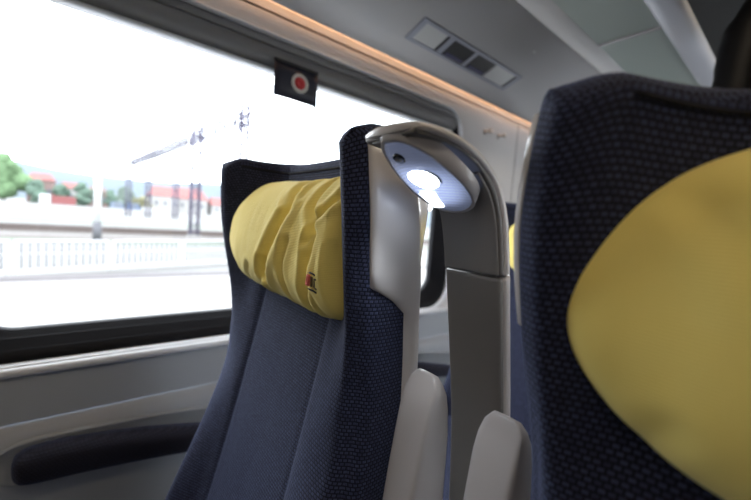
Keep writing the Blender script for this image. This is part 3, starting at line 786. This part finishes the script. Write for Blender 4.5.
tagk(ground('grass_verge', -28.0, -25.6, -80, 200, GZ - .02, GZ + .0, GRASS), kind='structure')
ground('ballast_bed', -43, -33.0, -80, 240, GZ - .02, GZ + .02, BALL)
ground('far_ballast_bed', -31.3, -28.3, -80, 240, GZ + .0, GZ + .03, BALL)
ground('far_verge', -58, -50, -80, 260, GZ - .02, GZ + .02, GRASS)
railm = out_m('rusty_rail', (.08, .065, .06), .6)
for k, x in enumerate((-34.6, -36.0, -39.0, -40.5)):
    bm = bmesh.new(); box(bm, x - .06, x + .06, -80, 240, GZ + .02, GZ + .2)
    tagk(link('railway_rail', bm, railm, None, False), ['nearest', 'second nearest', 'third nearest', 'farthest'][k] + ' rusty rail running across the brown track bed outside', 'rail', 'rails outside')
# white railing panels along the platform
def railing_panel():
    r = empty('railing_panel', (0, 0, 0), '', 'railing', 'white railing panels')
    bm = bmesh.new(); tube(bm, spline([(0, .06, 0), (0, .06, .86), (0, .10, .97), (0, .20, 1.0), (0, 2.2, 1.0), (0, 2.30, .97), (0, 2.34, .86), (0, 2.34, 0)], 5), .03, 8); tube(bm, [(0, .06, .14), (0, 2.34, .14)], .022, 8)
    tube(bm, [(0, .06, .62), (0, 2.34, .62)], .016, 8); link('railing_frame', bm, WHT, r)
    for k in range(12):
        bm = bmesh.new(); tube(bm, [(0, .18 + k * .185, .14), (0, .18 + k * .185, .99)], .017, 6); link('baluster', bm, BALU, r)
    return r
WHT = out_m('white_painted_steel', (.42, .42, .43), .4); BALU = out_m('grey_painted_bar', (.035, .034, .05), .5)
proto = railing_panel(); fd = Vector((-2.24, 7.3, 0)).normalized(); ang = math.atan2(-fd.x, fd.y)
ords = ['leftmost', 'second from the left', 'third from the left', 'fourth from the left', 'fifth from the left', 'sixth from the left', 'seventh from the left']
base = Vector((-12.78, -3.9, GZ + .10))
for i in range(6):
    o = proto if i == 0 else copy_tree(proto)
    o.location = base + fd * (2.46 * i) + Vector((0, 0, 0)); o.rotation_euler.z = ang
    o['label'] = 'white barred railing panel beyond the platform outside, ' + (ords[i] if i < 5 else 'rightmost, mostly behind the seat')
ground('railing_kerb', -19, -13.2, -6, -5.9, GZ - .02, GZ + .01, CONC)
bm = bmesh.new(); M = Matrix.Translation(base + Vector((0, 0, -.16))) @ Matrix.Rotation(ang, 4, 'Z'); box(bm, -.15, .15, -1, 16, 0, .17, M); struct('railing_plinth', bm, CONC, False)

# white pole with grey foot
pr = empty('lamp_pole', (-27.8, .74, GZ), 'thick white pole with a grey foot standing by the tracks outside', 'pole')
bm = bmesh.new(); lathe(bm, [(0, 0), (.24, 0), (.22, 1.15), (0, 1.15)], Matrix.Identity(4), 16); link('pole_foot', bm, out_m('grey_foot', (.10, .10, .11)), pr)
bm = bmesh.new(); lathe(bm, [(0, 1.1), (.20, 1.1), (.17, 4.4), (0, 4.45)], Matrix.Identity(4), 16); link('pole_shaft', bm, WHT, pr)
# lattice masts and portal beam
STEEL = out_m('violet_grey_steel', (.08, .075, .11), .6)
def lattice(bm, a, b, w_, n, r, up=Vector((0, 1, 0))):
    a, b = Vector(a), Vector(b); d = (b - a).normalized(); s = up; t = d.cross(s).normalized(); L = (b - a).length; c = []
    for p, q in ((-1, -1), (1, -1), (1, 1), (-1, 1)):
        o_ = s * w_ / 2 * p + t * w_ / 2 * q; c.append(o_); tube(bm, [a + o_, b + o_], r, 5)
    for i in range(n):
        p, q = a + d * L * i / n, a + d * L * (i + 1) / n
        for k in range(4):
            o1, o2 = c[k], c[(k + 1) % 4]; tube(bm, [p + (o1 if i % 2 else o2), q + (o2 if i % 2 else o1)], r * .55, 4); tube(bm, [q + o1, q + o2], r * .55, 4)
def mast(x, y, h, label, w_=.62, r=.05):
    ro = empty('lattice_mast', (x, y, GZ), label, 'mast', 'catenary masts')
    bm = bmesh.new(); lattice(bm, (0, 0, 0), (0, 0, h), w_, int(h / .8), r * 1.4); link('mast_frame', bm, STEEL, ro)
    bm = bmesh.new(); box(bm, -.5, .5, -.5, .5, 0, .25); link('mast_footing', bm, CONC, ro, False)
    return ro
m1 = mast(-32.2, 7.35, 10.0, 'tall lattice mast outside, standing clear in front of the red roofed houses')
bm = bmesh.new(); tube(bm, [(0, -.6, 7.2), (0, 1.2, 7.2)], .05, 6); tube(bm, [(0, .0, 8.4), (0, 1.2, 7.2)], .04, 6); link('insulator_arm', bm, STEEL, m1)
m2 = mast(-27.1, 9.5, 10.6, 'lattice mast outside just above the left wing of the window seat', .5)
bm = bmesh.new(); tube(bm, [(0, -.7, 10.5), (0, .7, 10.5)], .08, 6); link('mast_crossarm', bm, STEEL, m2)
bm = bmesh.new(); tube(bm, [(0, -.7, 8.6), (0, .7, 8.6)], .07, 6); link('mast_crossarm', bm, STEEL, m2)
bm = bmesh.new(); lattice(bm, (0, 0, 0), (-50, -3.1, 0),   .75, 44, .075, Vector((0, .0, 1))); o = link('portal_beam', bm, STEEL, None, loc=(-26.8, 9.5, 8.4))
tagk(o, 'long lattice beam spanning the tracks high outside the window', 'beam')
for k, (y, lab) in enumerate(((7.4, 'hazy distant mast nearest the white pole'), (10.9, 'hazy distant mast in the middle of the far three'), (16.1, 'hazy distant mast above the white gabled house'))):
    mm = mast(-90, y, 9.6, lab, .9, .07)
o = tagk(link('contact_wire', (lambda b_: (tube(b_, [(-45, -60, 6.2), (-45, 200, 6.2)], .03, 5), b_)[1])(bmesh.new()), STEEL, None), 'thin overhead wire running past the masts', 'wire')

def house(x, y, wy, h, rh, depth, wallc, roofc, label, cat='house', nwin=3):
    r = empty('house', (x, y, GZ), label, cat, 'houses of the town')
    bm = bmesh.new(); box(bm, -depth, 0, -wy / 2, wy / 2, 0, h); link('house_wall', bm, wallc, r, False)
    bm = bmesh.new(); v = [bm.verts.new(p) for p in ((.5, -wy/2-.5, h), (.5, wy/2+.5, h), (-depth-.5, wy/2+.5, h), (-depth-.5, -wy/2-.5, h), (-depth/2, -wy/2+1, h+rh), (-depth/2, wy/2-1, h+rh))]
    for f in ((0,1,5,4),(1,2,5),(2,3,4,5),(3,0,4),(0,3,2,1)): bm.faces.new([v[i] for i in f])
    link('roof', bm, roofc, r, False)
    for k in range(nwin):
        yy = -wy/2 + wy * (k + .5) / nwin
        bm = bmesh.new(); box(bm, -.02, .08, yy - .55, yy + .55, h * .5, h * .5 + 1.3); link('house_window', bm, PANE, r, False)
    return r
PANE = out_m('dull_pane', (.12, .13, .15), .3)
WW = out_m('white_render', (.30, .295, .29)); PK = out_m('pink_render', (.21, .15, .14)); RT = out_m('red_tile', (.20, .092, .088)); BR = out_m('brown_tile', (.13, .095, .09))
house(-150, 23.4, 8.4, 6.5, 3.6, 12, WW, RT, 'white gabled house with a red roof, left of the lattice mast')
house(-158, 34.2, 11.2, 6.4, 4.6, 14, WW, RT, 'wide red roofed house directly behind the lattice mast')
house(-156, 46.6, 11, 4.9, 3.2, 12, WW, RT, 'lower red roofed house nearest the window seat')
house(-158, -10.6, 6.4, 8.2, 2.4, 10, PK, RT, 'pink house behind the trees at the left')
house(-160, -3.2, 6.2, 6.4, 2.2, 10, WW, RT, 'pale house with red roof between the trees')
house(-165, 4.2, 6, 6.0, 2.2, 10, PK, BR, 'pinkish house just left of the white pole')
def tree(x, y, h, wd, c, label, name='leafy_tree', seed=1):
    r = empty(name, (x, y, GZ), label, 'tree' if 'tree' in name else 'bush', 'trees outside')
    bm = bmesh.new(); tube(bm, [(0, 0, 0), (0.1, 0, h * .55)], [.3, .2], 8); link('trunk', bm, out_m('bark', (.08,.07,.06)), r)
    rnd = random.Random(seed); bm = bmesh.new()
    for k in range(26):
        a = rnd.uniform(0, 2 * PI); q = rnd.uniform(0, 1) ** .5; zz = rnd.uniform(.16, .86)
        rr = math.sin(PI * min(1, zz + .08)) ** .6; s_ = rnd.uniform(.13, .22) * min(h, wd * 1.3)
        ret = bmesh.ops.create_icosphere(bm, subdivisions=2, radius=s_)
        c0 = Vector((math.cos(a) * q * wd * .36 * rr, math.sin(a) * q * wd * .36 * rr, h * zz))
        for v in ret['verts']:
            v.co = v.co * (1 + .35 * noise.noise(v.co * 1.1 + c0)) + c0
    link('crown', bm, c, r, False); return r
G1 = out_m('bright_leaves', (.095, .150, .080), var=.25, vscale=.6); G2 = out_m('mid_leaves', (.085, .125, .098), var=.25, vscale=.6); G3 = out_m('olive_leaves', (.15, .145, .09), var=.3, vscale=.5)
tree(-150, -17.8, 14.5, 11, G1, 'tall bright green tree at the far left edge of the window', seed=2)
tree(-144, -10.4, 8.2, 4.6, G2, 'small green tree right of the tall bright tree', seed=3)
tree(-151, -5.2, 7.6, 4.8, G2, 'rounded green tree in front of the pale house', seed=4)
tree(-147, -.4, 8.6, 4.6, G2, 'green tree between the pale house and the pinkish house', seed=5)
tree(-151, 3.9, 8.0, 3.4, G2, 'narrow green tree directly left of the white pole', seed=6)
tree(-147, 7.2, 7.6, 3.2, G2, 'narrow green tree directly right of the white pole', seed=7)
tree(-154, 11.4, 9.0, 7.5, out_m('grey_leaves', (.12, .15, .13), var=.3), 'grey green tree left of the olive bush', seed=8)
tree(-146, 15.6, 6.2, 8.6, G3, 'broad olive yellow bush left of the white gabled house', 'round_bush', seed=9)
# lorry with a red box body, blue vans
tk = empty('lorry', (-138, -6.9, GZ), 'lorry with a white cab and red box body parked among the trees', 'lorry')
bm = bmesh.new(); box(bm, -2.5, 0, 0, 5.4, 1.0, 3.4); link('cargo_box', bm, out_m('red_box', (.19, .075, .075)), tk, False)
bm = bmesh.new(); box(bm, -2.4, 0, -2.6, -.2, .6, 3.6); bev(link('cab', bm, WHT, tk, False), .3)
bm = bmesh.new(); box(bm, -2.3, .0, -2.6, 5.4, .4, .9); link('chassis', bm, out_m('dark_chassis', (.06, .06, .07)), tk, False)
for yy in (-1.6, 3.0, 4.4):
    bm = bmesh.new(); lathe(bm, [(0, -.15), (.45, -.15), (.45, .15), (0, .15)], Matrix.Translation((0, yy, .45)) @ Matrix.Rotation(PI/2, 4, 'Y'), 16); link('wheel', bm, DARK, tk)
for k, (y, lab, c) in enumerate(((8.6, 'pale blue van parked right of the white pole', out_m('pale_blue_paint', (.15, .18, .24), .4)), (13.0, 'deeper blue van parked in front of the olive bush', out_m('blue_paint', (.08, .12, .21), .4)), (17.0, 'white car parked beside the deeper blue van', WHT))):
    v = empty('parked_van' if k < 2 else 'parked_car', (-138, y, GZ), lab, 'van' if k < 2 else 'car', 'vehicles in the car park')
    hh = (2.9, 2.9, 2.0)[k]
    bm = bmesh.new(); q = [(-1.9, .5), (1.9, .5), (1.9, 1.2), (1.5, 1.35), (1.1, hh), (-1.8, hh), (-1.9, 1.4)]
    grid(bm, [[(x_, a, b) for a, b in q] for x_ in (-1.8, 0)], True, True); bev(link('car_body', bm, c, v, False), .1)
    bm = bmesh.new(); box(bm, -.01, .04, -1.2, .9, 1.45, hh - .3); link('side_window', bm, PANE, v, False)
    for yy in (-1.2, 1.2):
        bm = bmesh.new(); lathe(bm, [(0, -.1), (.36, -.1), (.36, .1), (0, .1)], Matrix.Translation((0, yy, .40)) @ Matrix.Rotation(PI/2, 4, 'Y'), 16); link('wheel', bm, DARK, v)
# low white wall of the yard and hazy hills
bm = bmesh.new(); box(bm, -133, -132.6, -40, 70, GZ, GZ + 1.0); struct('yard_wall', bm, WW, False)
bm = bmesh.new(); rows = []
hp_ = [(-700, 90), (-400, 80), (-200, 72), (-111, 66), (-60, 61), (10, 54), (92, 54), (187, 62), (286, 70), (450, 84), (800, 70), (1400, 60)]
for k in range(90):
    y = -700 + 2100 * k / 89; h = interp(hp_, y) + 3 * noise.noise(Vector((y * .01, 0, 0)))
    rows.append([(-760, y, -2), (-800, y, h * .35), (-860, y, h * .8), (-900, y, h), (-980, y, h * .8), (-1100, y, -2)])
grid(bm, rows); struct('hills', bm, out_m('hazy_blue_hill', (.105, .125, .145), var=.1, vscale=.01))
